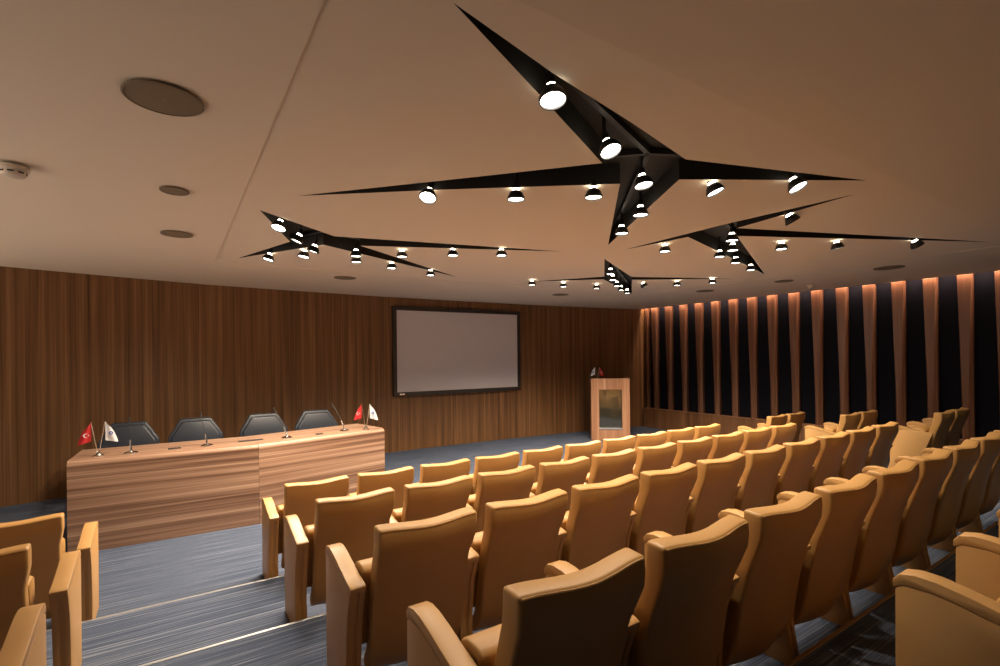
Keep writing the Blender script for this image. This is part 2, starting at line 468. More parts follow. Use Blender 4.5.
lamps = [
 # largest star
 ('a', 553, 101, 'black spotlight alone on the broad near arm of the %s', (4, 12)),
 ('a', 611, 151.6, 'dazzling black spotlight second along the near arm of the %s', (13, 20)),
 ('a', 643.8, 186, 'black spotlight hanging at the hub of the %s', (6, 8)),
 ('a', 640.6, 215.6, 'black spotlight midway down the short far arm of the %s', (0, 0)),
 ('a', 621.8, 234, 'black spotlight closest to the far arm tip of the %s', (0, 0)),
 ('a', 593.6, 198, 'black spotlight nearest the hub on the left arm of the %s', (0, 0)),
 ('a', 516, 200, 'middle black spotlight on the left arm of the %s', (0, 0)),
 ('a', 427.5, 198, 'starburst-bright black spotlight closest to the left arm tip of the %s', (-6, 26)),
 ('a', 715.8, 192.6, 'tilted black spotlight nearer the hub on the right arm of the %s', (20, 8)),
 ('a', 798.4, 187.8, 'bright tilted black spotlight closest to the right tip of the %s', (18, 18)),
 # star nearest the desk
 ('b', 278.3, 228.4, 'brightest black spotlight, on the near left arm of the %s', (-6, 20)),
 ('b', 268, 260, 'black spotlight closest to the lower left tip of the %s', (-12, 9)),
 ('b', 296.3, 241.6, 'tilted black spotlight just behind the brightest one in the %s', (-22, 6)),
 ('b', 303.5, 257.2, 'lower of two neighbouring black spotlights left of the hub in the %s', (-8, 7)),
 ('b', 312.9, 252, 'upper of two neighbouring black spotlights left of the hub in the %s', (-18, 2)),
 ('b', 356, 256.7, 'upper of a stacked pair of black spotlights in the %s', (0, 0)),
 ('b', 356.3, 262.5, 'lower of a stacked pair of black spotlights in the %s', (0, 0)),
 ('b', 402, 257.2, 'bright black spotlight nearest the hub on the right arm of the %s', (0, 0)),
 ('b', 391.6, 268.7, 'black spotlight midway along the far right arm of the %s', (0, 0)),
 ('b', 430.7, 275.7, 'black spotlight closest to the far right tip of the %s', (0, 0)),
 ('b', 452.8, 256, 'middle black spotlight on the long right arm of the %s', (0, 0)),
 ('b', 501.5, 256, 'black spotlight closest to the long right tip of the %s', (0, 0)),
 # star by the finned wall
 ('c', 664.9, 252, 'black spotlight alone on the left arm of the %s', (0, 0)),
 ('c', 793.3, 222, 'strongly tilted black spotlight on the rear arm of the %s', (30, 2)),
 ('c', 732, 241, 'highest of the stacked black spotlights at the hub of the %s', (0, 0)),
 ('c', 732.8, 250.8, 'second of the stacked black spotlights at the hub of the %s', (0, 0)),
 ('c', 719.6, 257.3, 'black spotlight at the left edge of the broad far arm in the %s', (0, 0)),
 ('c', 735.7, 263.3, 'black spotlight midway along the broad far arm of the %s', (0, 0)),
 ('c', 750.8, 270.5, 'black spotlight closest to the far tip of the %s', (0, 0)),
 ('c', 781.5, 249.6, 'black spotlight nearest the hub on the right arm of the %s', (0, 0)),
 ('c', 837.7, 248.4, 'middle black spotlight on the long right arm of the %s', (10, 0)),
 ('c', 917.8, 246.2, 'steeply tilted black spotlight near the right tip of the %s', (33, -2)),
 # star near the lectern corner
 ('d', 532, 285.2, 'black spotlight closest to the left tip of the %s', (0, 0)),
 ('d', 563.4, 287, 'middle black spotlight on the left arm of the %s', (0, 0)),
 ('d', 596.7, 288.8, 'black spotlight nearest the hub on the left arm of the %s', (0, 0)),
 ('d', 610.4, 274.4, 'first and highest of five black spotlights lined up in the %s', (0, 0)),
 ('d', 612.8, 280.4, 'second of five black spotlights lined up in the %s', (0, 0)),
 ('d', 616.9, 286.4, 'third of five black spotlights lined up in the %s', (0, 0)),
 ('d', 621.2, 290.5, 'fourth of five black spotlights lined up in the %s', (0, 0)),
 ('d', 627.2, 293.6, 'last and lowest of five black spotlights lined up in the %s', (0, 0)),
 ('d', 644.7, 286.9, 'tilted black spotlight nearest the hub on the right arm of the %s', (24, 4)),
 ('d', 676.9, 285.7, 'middle black spotlight on the right arm of the %s', (0, 0)),
 ('d', 712.4, 283.3, 'black spotlight closest to the right tip of the %s', (0, 0)),
]
for k, px, py, lab, t in lamps:
    make_lamp(px, py, lab % S[k], t, G[k], k)

# spots added out of view at the rear to light the right-hand seat backs
for x, y in ((4.6, -0.7), (7.2, -0.5)):
    l = bpy.data.lights.new('added_rear_spot', 'SPOT'); l.energy = 30; l.spot_size = math.radians(110); l.spot_blend = 0.8
    l.shadow_soft_size = 0.05; l.color = (1.0, 0.70, 0.40)
    o = bpy.data.objects.new('added_rear_spot', l); COL.objects.link(o); o.location = (x, y, ROOM_H - 0.02)
# warm light line in the cove over the fins
for i in range(3):
    l = bpy.data.lights.new('cove_light', 'AREA'); l.shape = 'RECTANGLE'; l.size = 0.025; l.size_y = 3.2
    l.energy = 18; l.color = (1.0, 0.70, 0.52)
    o = bpy.data.objects.new('cove_light', l); COL.objects.link(o)
    o.location = (CX1 + 0.016, 6.9 - 3.2 * i, 3.03); 
    o.rotation_euler = (0, 0, 0)

# ------------------------------------------------------------------ ceiling grilles and sensors
def disc(px, py, r, label, ring=True):
    p = at_z(px, py, ROOM_H if not (TX0 < at_z(px, py, ROOM_H).x < TX1 and TY0 < at_z(px, py, ROOM_H).y < TY1) else TRAY_H)
    root = thing('ceiling_speaker', label, 'ceiling speaker', (p.x, p.y, p.z), 0, 'round speaker grilles in the ceiling')
    bm = bmesh.new(); lathe(bm, [(r * 0.97, 0.001), (r * 0.965, -0.006), (r * 0.5, -0.009), (0.002, -0.010)], 40); link('grille', bm, M['grille'], root, True)
    bm = bmesh.new(); lathe(bm, [(r * 1.02, 0.001), (r * 1.02, -0.007), (r * 0.97, -0.009), (r * 0.965, -0.001)], 40); link('rim', bm, M['grille'], root, True)
disc(164, 98.5, 0.150, 'largest round brown speaker grille in the ceiling, nearest the camera')
disc(174.5, 190.5, 0.085, 'smallest round grille in the left ceiling, between two larger ones')
disc(177, 234, 0.125, 'round brown grille in the left ceiling, nearest the desk wall')
disc(345, 277.6, 0.15, 'flat round grille in the ceiling strip between desk star slot and screen')
disc(560.5, 294.5, 0.15, 'flat round grille in the ceiling above the right edge of the screen')
disc(705, 290.8, 0.15, 'flat round grille in the ceiling near the lectern end of the fins')
disc(784, 281, 0.13, 'flat round grille in the ceiling over the middle of the finned wall')
disc(889, 267.5, 0.17, 'large flat round grille in the ceiling over the nearer wall fins')
p = at_z(13, 167, ROOM_H)
root = thing('smoke_detector', 'cream domed smoke detector on the left ceiling', 'smoke detector', p)
bm = bmesh.new(); lathe(bm, [(0.074, 0.001), (0.076, -0.016), (0.070, -0.024), (0.002, -0.024)], 28); link('base', bm, M['whiteplastic'], root, True)
bm = bmesh.new(); lathe(bm, [(0.060, -0.022), (0.060, -0.040), (0.052, -0.056), (0.026, -0.064), (0.001, -0.065)], 28); link('dome', bm, M['whiteplastic'], root, True)
bm = bmesh.new()
for i in range(8):
    a = 2 * PI * i / 8
    vs = box(bm, -0.014, 0.014, 0.056, 0.0615, -0.041, -0.033)
    bmesh.ops.rotate(bm, verts=vs, cent=(0, 0, 0), matrix=Matrix.Rotation(a, 3, 'Z'))
link('vent_slots', bm, M['black'], root)
p = at_z(810, 285.5, ROOM_H)
root = thing('ceiling_sensor', 'small pale sensor on the ceiling edge above the wall fins', 'sensor', p)
bm = bmesh.new(); lathe(bm, [(0.06, 0.001), (0.06, -0.015), (0.045, -0.022), (0.001, -0.022)], 24); link('base', bm, M['whiteplastic'], root, True)
bm = bmesh.new(); lathe(bm, [(0.04, -0.02), (0.036, -0.045), (0.015, -0.055), (0.001, -0.056)], 24); link('dome', bm, M['whiteplastic'], root, True)

# ------------------------------------------------------------------ projection screen
xa, xb = 3.475, 6.38
za, zb = 1.06, 2.782
A = Vector((xa, wall_y(xa), 0)); B = Vector((xb, wall_y(xb), 0)); W = (B - A).length
root = thing('projection_screen', 'blank grey projection screen in a black frame on the back wall', 'screen', (A.x, A.y, za), math.atan2(B.y - A.y, B.x - A.x))
H = zb - za; t = 0.075
dz = -0.07
bm = bmesh.new()
for (a0, a1, c0, c1) in ((0, W, 0, t), (0, W, H - t, H), (0, t, t, H - t), (W - t, W, t, H - t)):
    box(bm, a0, a1, dz, 0.07, c0, c1, 0.006, 2)
link('frame', bm, M['screenframe'], root)
bm = bmesh.new(); box(bm, t - 0.005, W - t + 0.005, dz + 0.02, 0.0, t - 0.005, H - t + 0.005); link('screen_fabric', bm, M['screen'], root)
bm = bmesh.new(); box(bm, 0.12, 0.22, dz - 0.004, dz, 0.02, 0.05); link('maker_plate', bm, M['alu'], root)

# ------------------------------------------------------------------ conference desk
DH = 0.87
F = [Vector((-0.837, 6.03)), Vector((0.765, 5.965)), Vector((2.315, 6.31))]
def nrm(a, b):
    d = (b - a).normalized(); return Vector((-d.y, d.x))
n1, n2 = nrm(F[0], F[1]), nrm(F[1], F[2]); nm = (n1 + n2).normalized(); nm = nm / nm.dot(n1)
root = thing('conference_desk', 'long walnut conference desk with rounded front edge facing the seats', 'desk', (0.75, 6.2, 0))
O = Vector((0.75, 6.2))
pr = [(0.0, 0.0), (0.0, DH - 0.05)]
for i in range(1, 7):
    a = PI / 2 * i / 6
    pr.append((0.05 - 0.05 * math.cos(a), DH - 0.05 + 0.05 * math.sin(a)))
pr += [(0.70, DH), (0.70, DH - 0.045), (0.045, DH - 0.045), (0.045, 0.0)]
def section(a, na, b, nb, ga, gb):
    bm = bmesh.new()
    d = (b - a).normalized(); nn0 = Vector((-d.y, d.x)); Ln = (b - a).length
    r = []
    for x0, nn, g in ((0.0, na, ga), (Ln, nb, -gb)):
        lx, ly = nn.dot(d), nn.dot(nn0)
        r.append([bm.verts.new((x0 + g + lx * q, ly * q, z)) for q, z in pr])
    n = len(pr)
    for i in range(n): bm.faces.new((r[0][i], r[1][i], r[1][(i + 1) % n], r[0][(i + 1) % n]))
    bm.faces.new(r[0]); bm.faces.new(list(reversed(r[1])))
    o = link('desk_section', bm, M['desk'], root, True, (a.x - O.x, a.y - O.y, 0))
    o.rotation_euler = (0, 0, math.atan2(d.y, d.x))
    return o
section(F[0], n1, F[1], nm, 0.0, 0.0015)
section(F[1], nm, F[2], n2, 0.0015, 0.0)
for P, nn, sgn, d in ((F[0], n1, 1, (F[1] - F[0]).normalized()), (F[2], n2, -1, (F[2] - F[1]).normalized())):
    bm = bmesh.new()
    q = [P + nn * 0.06, P + nn * 0.68, P + nn * 0.68 + d * 0.04 * sgn, P + nn * 0.06 + d * 0.04 * sgn]
    prism_z(bm, [(v.x - O.x, v.y - O.y) for v in q], 0, DH - 0.05)
    link('end_panel', bm, M['desk'], root)
def on_desk(px, py, z=DH): return at_z(px, py, z)
def outlet(px0, px1, py, label):
    a, b = on_desk(px0, py[0]), on_desk(px1, py[1]); w = (b - a).length
    r = thing('desk_outlet', label, 'desk outlet', a, math.atan2(b.y - a.y, b.x - a.x), 'cable outlets in the desk top')
    bm = bmesh.new(); box(bm, 0, w, -0.035, 0.035, 0.0, 0.008, 0.003, 1); link('cover', bm, M['black'], r)
    bm = bmesh.new(); box(bm, 0.01, w - 0.01, -0.012, 0.012, 0.008, 0.010); link('brush_slot', bm, M['lampblack'], r)
outlet(238, 263, (441.8, 439.5), 'black cable outlet strip set in the desk top near its middle seam')
outlet(316, 323, (434.6, 433.9), 'small black cable outlet in the desk top between the two right microphones')
outlet(168, 181, (449.2, 447.9), 'small dark cable outlet in the desk top between the two left microphones')

# gooseneck microphones
def mic(bx, by, tx, ty, label):
    p = on_desk(bx, by)
    r = thing('gooseneck_microphone', label, 'microphone', p, 0, 'gooseneck microphones on the desk')
    d = ray(tx, ty)
    # tip lies in the vertical plane through the base square to the view
    f = Vector((math.sin(YAW), math.cos(YAW), 0))
    tip = CAM + d * ((p - CAM).dot(f) / d.dot(f)) - p
    tip = tip + Vector((0, 0.03, 0))
    bm = bmesh.new(); lathe(bm, [(0.060, 0.0), (0.060, 0.006), (0.045, 0.014), (0.014, 0.022), (0.009, 0.03)], 28, True); link('base', bm, M['chrome'], r, True)
    bm = bmesh.new(); lathe(bm, [(0.012, 0.02), (0.009, 0.06), (0.006, 0.13)], 14, True)
    top = Vector((tip.x * 0.25, tip.y * 0.25, 0.13))
    for v in bm.verts:
        k = max(0, (v.co.z - 0.02) / 0.11); v.co.x += top.x * k; v.co.y += top.y * k
    link('lower_stem', bm, M['chrome'], r, True)
    bm = bmesh.new()
    pts = []
    for i in range(9):
        s = i / 8
        e = s ** 1.25
        pts.append((top.x + (tip.x - top.x) * e, top.y + (tip.y - top.y) * e, 0.125 + (tip.z - 0.03 - 0.125) * s))
    tube(bm, pts, 0.0042, 8); link('gooseneck', bm, M['black'], r, True)
    bm = bmesh.new()
    tube(bm, [Vector(pts[-1]), Vector(pts[-1]) + Vector((tip.x * 0.05, tip.y * 0.05, 0.012)), tip], [0.007, 0.011, 0.008], 12)
    link('capsule', bm, M['black'], r, True)
mic(131, 453, 129, 418, 'gooseneck microphone at the left end of the desk, beside the flags')
mic(207, 445.8, 201, 412.5, 'gooseneck microphone in front of the second black chair')
mic(287, 437.8, 275, 408, 'gooseneck microphone leaning left in front of the third black chair')
mic(344.5, 430.8, 333, 403, 'gooseneck microphone leaning left at the right end of the desk')

# desk flags
def flag_mesh(h, w, droop, side):
    bm = bmesh.new()
    nx, nz = 10, 12
    g = [[None] * (nz + 1) for _ in range(nx + 1)]
    for i in range(nx + 1):
        for j in range(nz + 1):
            u, v = i / nx, j / nz
            # hangs from its top corner, falling away from the pole
            x = side * w * u * (1 - 0.35 * (1 - v) * 0) * (0.35 + 0.65 * (1 - v) ** 0.6 * 1.0)
            z = -h * (1 - v) * (1 - 0.15 * u) - droop * u
            y = 0.012 * math.sin(u * 7 + v * 2) * u
            g[i][j] = bm.verts.new((x, y, z))
    for i in range(nx):
        for j in range(nz):
            bm.faces.new((g[i][j], g[i + 1][j], g[i + 1][j + 1], g[i][j + 1]))
    r = bmesh.ops.solidify(bm, geom=bm.faces[:], thickness=0.002)
    return bm
def crescent(bm, c, R, ang0=0.7):
    o = []; n = 14
    for i in range(n + 1):
        a = ang0 + (2 * PI - 2 * ang0) * i / n; o.append((c[0] + R * math.cos(a), c[2] + R * math.sin(a)))
    inn = []
    cx = c[0] + R * 0.28; rr = R * 0.78
    a0 = math.atan2(R * math.sin(ang0), R * math.cos(ang0) - R * 0.28)
    for i in range(n + 1):
        a = (2 * PI - a0) - (2 * PI - 2 * a0) * i / n; inn.append((cx + rr * math.cos(a), c[2] + rr * math.sin(a)))
    A = [bm.verts.new((x, c[1], z)) for x, z in o]; Bv = [bm.verts.new((x, c[1], z)) for x, z in inn]
    Bv = list(reversed(Bv))
    for i in range(n): bm.faces.new((A[i], A[i + 1], Bv[i + 1], Bv[i]))
    cs = (c[0] + R * 1.05, c[2]); st = []
    for i in range(10):
        q = R * (0.42 if i % 2 == 0 else 0.17); a = PI + 2 * PI * i / 10
        st.append(bm.verts.new((cs[0] + q * math.cos(a), c[1], cs[1] + q * math.sin(a))))
    bm.faces.new(st)
    bmesh.ops.solidify(bm, geom=bm.faces[:], thickness=0.0015)
def flag_stand(p, rz, s, order, label):
    r = thing('desk_flag_stand', label, 'flag stand', p, rz, 'table flag stands')
    bm = bmesh.new(); lathe(bm, [(0.042 * s, 0), (0.042 * s, 0.008), (0.02 * s, 0.016), (0.014 * s, 0.03), (0.014 * s, 0.05), (0.006 * s, 0.055)], 24, True); link('base', bm, M['brass'] if False else M['chrome'], r, True)
    for sg, colr in ((-1, order[0]), (1, order[1])):
        top = Vector((sg * 0.050 * s, 0, 0.31 * s))
        bm = bmesh.new(); tube(bm, [(sg * 0.008 * s, 0, 0.04 * s), top], 0.0032, 8)
        pole = link('pole', bm, M['chrome'], r, True)
        side = 1 if order[2][0 if sg < 0 else 1] > 0 else -1
        bm = flag_mesh(0.17 * s, 0.095 * s, 0.05 * s, side)
        bmesh.ops.translate(bm, verts=bm.verts, vec=top + Vector((0, -0.004, -0.004)))
        fl = link('flag', bm, M[colr], r, True)
        if colr == 'red':
            fl['label'] = 'red flag with white crescent and star'
            for yy in (-0.011,):
                bm = bmesh.new(); crescent(bm, (top.x + side * 0.038 * s, top.y - 0.018, top.z - 0.115 * s), 0.019 * s); link('crescent_emblem', bm, M['white'], fl)
        else:
            fl['label'] = 'white flag with small blue emblem'
            bm = bmesh.new(); lathe(bm, [(0.016 * s, 0), (0.0162 * s, 0.0015), (0.008 * s, 0.0015), (0.008 * s, 0)], 20)
            bmesh.ops.rotate(bm, verts=bm.verts, cent=(0, 0, 0), matrix=Matrix.Rotation(PI / 2, 3, 'X'))
            bmesh.ops.translate(bm, verts=bm.verts, vec=(top.x + side * 0.038 * s, top.y - 0.017, top.z - 0.11 * s))
            link('round_emblem', bm, M['blue'], fl)
    return r
flag_stand(on_desk(98.5, 456), -YAW + 0.75, 1.08, ('red', 'white', (-1, 1)), 'flag stand with red and white flags at the left end of the desk')
flag_stand(on_desk(366, 429.5), -YAW, 1.08, ('red', 'white', (-1, 1)), 'flag stand with red and white flags at the right end of the desk')

# ------------------------------------------------------------------ lectern
ang = -0.70
ld = ray(591, 378.6); DY = 7.75
PL = CAM + ld * (DY / ld.y)
fx = Vector((math.cos(ang), math.sin(ang), 0))
# right edge where the sight line of its right corner meets the front plane
rd = ray(629.7, 378.8)
# solve CAM + rd*t = PL + fx*w in plan
det = rd.x * (-fx.y) + fx.x * rd.y
tt = ((PL.x - CAM.x) * (-fx.y) + fx.x * (PL.y - CAM.y)) / det
PR = CAM + rd * tt
LW = (Vector((PR.x, PR.y, 0)) - Vector((PL.x, PL.y, 0))).length
LH = PL.z
root = thing('lectern', 'wooden lectern with a dark glass front standing by the back corner', 'lectern', (PL.x, PL.y, 0), ang)
gx0, gx1 = LW * 0.205, LW * 0.80
gz0, gz1 = LH - 0.60 * LH * 1.12, LH - 0.235
gz0 = LH - 1.06
T = 0.06
bm = bmesh.new()
box(bm, 0, gx0, 0, T, 0, LH, 0.003, 1); link('front_stile', bm, M['lectern'], root)
bm = bmesh.new(); box(bm, gx1, LW, 0, T, 0, LH, 0.003, 1); link('front_stile', bm, M['lectern'], root)
bm = bmesh.new(); box(bm, gx0, gx1, 0.002, T, gz1, LH - 0.001); link('front_rail', bm, M['lectern'], root)
bm = bmesh.new(); box(bm, gx0, gx1, 0.002, T, 0, gz0); link('front_rail', bm, M['lectern'], root)
bm = bmesh.new(); box(bm, gx0, gx1, 0.045, 0.055, gz0, gz1); link('glass_panel', bm, M['darkglass'], root)
bm = bmesh.new(); box(bm, gx0 - 0.01, gx1 + 0.01, -0.012, 0.04, gz0 - 0.022, gz0 + 0.012, 0.003, 1); link('sill', bm, M['alu'], root)
bm = bmesh.new(); box(bm, 0, 0.03, T, 0.52, 0, LH); link('side_panel', bm, M['lectern'], root)
bm = bmesh.new(); box(bm, LW - 0.03, LW, T, 0.52, 0, LH); link('side_panel', bm, M['lectern'], root)
bm = bmesh.new(); box(bm, 0.03, LW - 0.03, T, 0.52, LH - 0.10, LH - 0.07); link('reading_top', bm, M['lectern'], root)
bm = bmesh.new(); box(bm, gx0 * 1.75, gx0 * 1.78, -0.001, 0.003, gz1, LH); link('seam', bm, M['whiteplastic'], root)
fp = root.matrix_basis @ Vector((0.15, 0.24, LH - 0.0695))
flag_stand(fp, -YAW - 0.1, 1.0, ('white', 'red', (-1, 1)), 'flag stand with white and red flags on top of the lectern')

# ------------------------------------------------------------------ black chairs behind the desk
def office_chair(px, label, Yc=7.45, first=None, rz=0.0):
    d = ray(px, 430); p = CAM + d * (Yc / d.y)
    r = thing('office_chair', label, 'office chair', (p.x, p.y, 0), rz, 'black leather chairs behind the desk')
    if first is not None:
        for ch in [c for c in bpy.data.objects if c.parent == first]:
            c = ch.copy(); COL.objects.link(c); c.parent = r
            for g in [q for q in bpy.data.objects if q.parent == ch]:
                gg = g.copy(); COL.objects.link(gg); gg.parent = c
        return r
    # chair faces -y, back at +y
    prof = [(-0.29, 0.60), (-0.315, 0.72), (-0.31, 0.80), (-0.175, 1.025), (0.175, 1.025), (0.31, 0.80), (0.315, 0.72), (0.29, 0.60), (0.22, 0.5), (-0.22, 0.5)]
    def slab(sc, y0, y1, bev):
        bm = bmesh.new()
        a = [bm.verts.new((x * sc[0], y0, 0.78 + (z - 0.78) * sc[1])) for x, z in prof]
        b = [bm.verts.new((x * sc[0], y1, 0.78 + (z - 0.78) * sc[1])) for x, z in prof]
        n = len(prof)
        bm.faces.new(a); bm.faces.new(list(reversed(b)))
        for i in range(n): bm.faces.new((a[i], b[i], b[(i + 1) % n], a[(i + 1) % n]))
        sharp_bevel(bm, bev, 3, 20)
        for v in bm.verts:
            v.co.y += 0.10 * (v.co.z - 0.5) - 0.35 * v.co.x ** 2
        return bm
    bk = link('backrest', slab((1, 1), 0.24, 0.30, 0.02), M['blackleather'], r, True)
    link('back_cushion', slab((0.88, 0.86), 0.20, 0.25, 0.022), M['blackleather'], r, True)
    bm = bmesh.new(); box(bm, -0.27, 0.27, -0.26, 0.26, 0.42, 0.52, 0.035, 3); link('seat', bm, M['blackleather'], r, True)
    bm = bmesh.new(); lathe(bm, [(0.03, 0.10), (0.03, 0.30), (0.02, 0.30), (0.02, 0.42)], 14, True); link('gas_column', bm, M['chrome'], r, True)
    for s in (-1, 1):
        bm = bmesh.new(); box(bm, s * 0.32 - 0.03, s * 0.32 + 0.03, -0.20, 0.18, 0.64, 0.68, 0.012, 2); box(bm, s * 0.31 - 0.015, s * 0.31 + 0.015, -0.02, 0.04, 0.46, 0.65); box(bm, min(s * 0.2, s * 0.325), max(s * 0.2, s * 0.325), -0.02, 0.04, 0.44, 0.47); link('armrest', bm, M['black'], r)
    for i in range(5):
        a = 2 * PI * i / 5 + 0.3
        bm = bmesh.new(); tube(bm, [(0.02 * math.cos(a), 0.02 * math.sin(a), 0.11), (0.28 * math.cos(a), 0.28 * math.sin(a), 0.075)], [0.024, 0.015], 8)
        lg = link('base_leg', bm, M['chrome'], r, True)
        bm = bmesh.new(); b2 = lathe(bm, [(0.028, -0.012), (0.028, 0.012)], 14, True)
        bmesh.ops.rotate(bm, verts=bm.verts, cent=(0, 0, 0), matrix=Matrix.Rotation(PI / 2, 3, 'X'))
        bmesh.ops.translate(bm, verts=bm.verts, vec=(0.28 * math.cos(a), 0.28 * math.sin(a), 0.03)); link('caster', bm, M['black'], lg, True)
    bm = bmesh.new(); box(bm, -0.05, 0.05, 0.2, 0.31, 0.40, 0.56, 0.01, 2); link('back_bracket', bm, M['black'], r)
    return r
c0 = office_chair(127.5, 'black leather office chair at the left end of the desk, behind the flags')
office_chair(197, 'black leather office chair, second from the left behind the desk', first=c0)
office_chair(267, 'black leather office chair, third from the left behind the desk', first=c0)
office_chair(321, 'black leather office chair at the right end behind the desk', first=c0)

# ------------------------------------------------------------------ auditorium chairs
AW = 0.070
REAR = [(0.0, 0.820), (-0.004, 0.775), (0.0, 0.725), (0.020, 0.665), (0.037, 0.62), (0.056, 0.565), (0.085, 0.44), (0.106, 0.30), (0.125, 0.225), (0.158, 0.155), (0.215, 0.105)]
FRONT = [(0.25, 0.15), (0.20, 0.225), (0.18, 0.30), (0.16, 0.44), (0.134, 0.565), (0.117, 0.62), (0.103, 0.665), (0.085, 0.725), (0.080, 0.775), (0.078, 0.826)]
def back_mesh():
    bm = bmesh.new()
    prof = REAR + FRONT; nr = len(REAR); nf = len(FRONT)
    n = len(prof); K = 18
    def half(z):
        t = min(1, max(0, (z - 0.60) / 0.14)); t = t * t * (3 - 2 * t)
        return 0.234 + 0.011 * t
    def mid(z):
        t = min(1, max(0, (z - 0.60) / 0.14)); return 0.338 + 0.011 * t * t * (3 - 2 * t)
    rings = []
    for i in range(K + 1):
        u = -1 + 2 * i / K
        ring = []
        for y, z in prof:
            k = math.cos(PI * u / 2) ** 2
            zz = z - (0.010 * k if z > 0.76 else 0.0)
            if z < 0.24: zz = z - 0.012 * k
            ring.append(bm.verts.new((mid(z) + half(z) * u, y - 0.024 * k, zz)))
        rings.append(ring)
    for a, b in zip(rings, rings[1:]):
        for j in range(n): bm.faces.new((a[j], b[j], b[(j + 1) % n], a[(j + 1) % n]))
    for rg in (rings[0], rings[-1]):
        for q in range(nf - 1):
            bm.faces.new((rg[q], rg[q + 1], rg[n - 2 - q], rg[n - 1 - q]))
        bm.faces.new((rg[nr - 2], rg[nr - 1], rg[nr]))
    sharp_bevel(bm, 0.013, 3, 45)
    return bm
def piping_mesh():
    bm = bmesh.new(); cx = 0.349
    pts = []
    for i in range(15):
        u = -0.965 + 1.93 * i / 14; k = math.cos(PI * u / 2) ** 2
        pts.append((cx + 0.2415 * u, -0.0045 - 0.024 * k + 0.006, 0.811 - 0.010 * k))
    tube(bm, pts, 0.0045, 6)
    return bm
TOP = [(0.448, 0.632), (0.40, 0.634), (0.35, 0.630), (0.28, 0.618), (0.20, 0.599), (0.12, 0.582), (-0.012, 0.570)]
ARM = [(0.088, 0.0), (0.45, 0.0), (0.452, 0.30), (0.4515, 0.617)] + [(y, z - 0.0145) for y, z in TOP[1:]] + [(-0.022, 0.554), (0.028, 0.43), (0.058, 0.30), (0.078, 0.18)]
PAD = [(-0.022, 0.5545)] + [(y, z - 0.014) for y, z in reversed(TOP[1:])] + [(0.4515, 0.618), (0.4515, 0.628)] + TOP + [(-0.026, 0.567)]
def back_mesh():
    bm = bmesh.new()
    prof = REAR + FRONT; nr = len(REAR); nf = len(FRONT)
    n = len(prof); K = 18
    def half(z):
        t = min(1, max(0, (z - 0.60) / 0.14)); t = t * t * (3 - 2 * t)
        return 0.234 + 0.011 * t
    def mid(z):
        t = min(1, max(0, (z - 0.60) / 0.14)); return 0.338 + 0.011 * t * t * (3 - 2 * t)
    rings = []
    for i in range(K + 1):
        u = -1 + 2 * i / K
        ring = []
        for y, z in prof:
            k = math.cos(PI * u / 2) ** 2
            zz = z - (0.010 * k if z > 0.76 else 0.0)
            if z < 0.24: zz = z - 0.012 * k
            ring.append(bm.verts.new((mid(z) + half(z) * u, y - 0.024 * k, zz)))
        rings.append(ring)
    for a, b in zip(rings, rings[1:]):
        for j in range(n): bm.faces.new((a[j], b[j], b[(j + 1) % n], a[(j + 1) % n]))
    for rg in (rings[0], rings[-1]):
        for q in range(nf - 1):
            bm.faces.new((rg[q], rg[q + 1], rg[n - 2 - q], rg[n - 1 - q]))
        bm.faces.new((rg[nr - 2], rg[nr - 1], rg[nr]))
    sharp_bevel(bm, 0.013, 3, 45)
    return bm
def piping_mesh():
    bm = bmesh.new(); cx = 0.349
    pts = []
    for i in range(15):
        u = -0.965 + 1.93 * i / 14; k = math.cos(PI * u / 2) ** 2
        pts.append((cx + 0.2415 * u, -0.0045 - 0.024 * k + 0.006, 0.811 - 0.010 * k))
    tube(bm, pts, 0.0045, 6)
    return bm
ARM = [(0.088, 0.0), (0.45, 0.0), (0.452, 0.30), (0.45, 0.585), (0.43, 0.598), (0.36, 0.600), (0.29, 0.588), (0.20, 0.565), (0.12, 0.547), (0.048, 0.540), (0.088, 0.43), (0.109, 0.30), (0.118, 0.18)]
PAD = [(0.046, 0.541), (0.12, 0.548), (0.20, 0.566), (0.29, 0.589), (0.36, 0.601), (0.43, 0.599), (0.449, 0.586), (0.452, 0.624), (0.448, 0.632), (0.40, 0.634), (0.35, 0.630), (0.28, 0.618), (0.20, 0.599), (0.12, 0.582), (0.055, 0.573), (0.042, 0.570)]
def back_mesh():
    bm = bmesh.new()
    prof = REAR + FRONT; nr = len(REAR); nf = len(FRONT)
    n = len(prof); K = 18
    def half(z):
        t = min(1, max(0, (z - 0.60) / 0.14)); t = t * t * (3 - 2 * t)
        return 0.234 + 0.011 * t
    def mid(z):
        t = min(1, max(0, (z - 0.60) / 0.14)); return 0.338 + 0.011 * t * t * (3 - 2 * t)
    rings = []
    for i in range(K + 1):
        u = -1 + 2 * i / K
        ring = []
        for y, z in prof:
            k = math.cos(PI * u / 2) ** 2
            zz = z - (0.010 * k if z > 0.76 else 0.0)
            if z < 0.24: zz = z - 0.012 * k
            ring.append(bm.verts.new((mid(z) + half(z) * u, y - 0.024 * k, zz)))
        rings.append(ring)
    for a, b in zip(rings, rings[1:]):
        for j in range(n): bm.faces.new((a[j], b[j], b[(j + 1) % n], a[(j + 1) % n]))
    for rg in (rings[0], rings[-1]):
        for q in range(nf - 1):
            bm.faces.new((rg[q], rg[q + 1], rg[n - 2 - q], rg[n - 1 - q]))
        bm.faces.new((rg[nr - 2], rg[nr - 1], rg[nr]))
    sharp_bevel(bm, 0.013, 3, 45)
    return bm
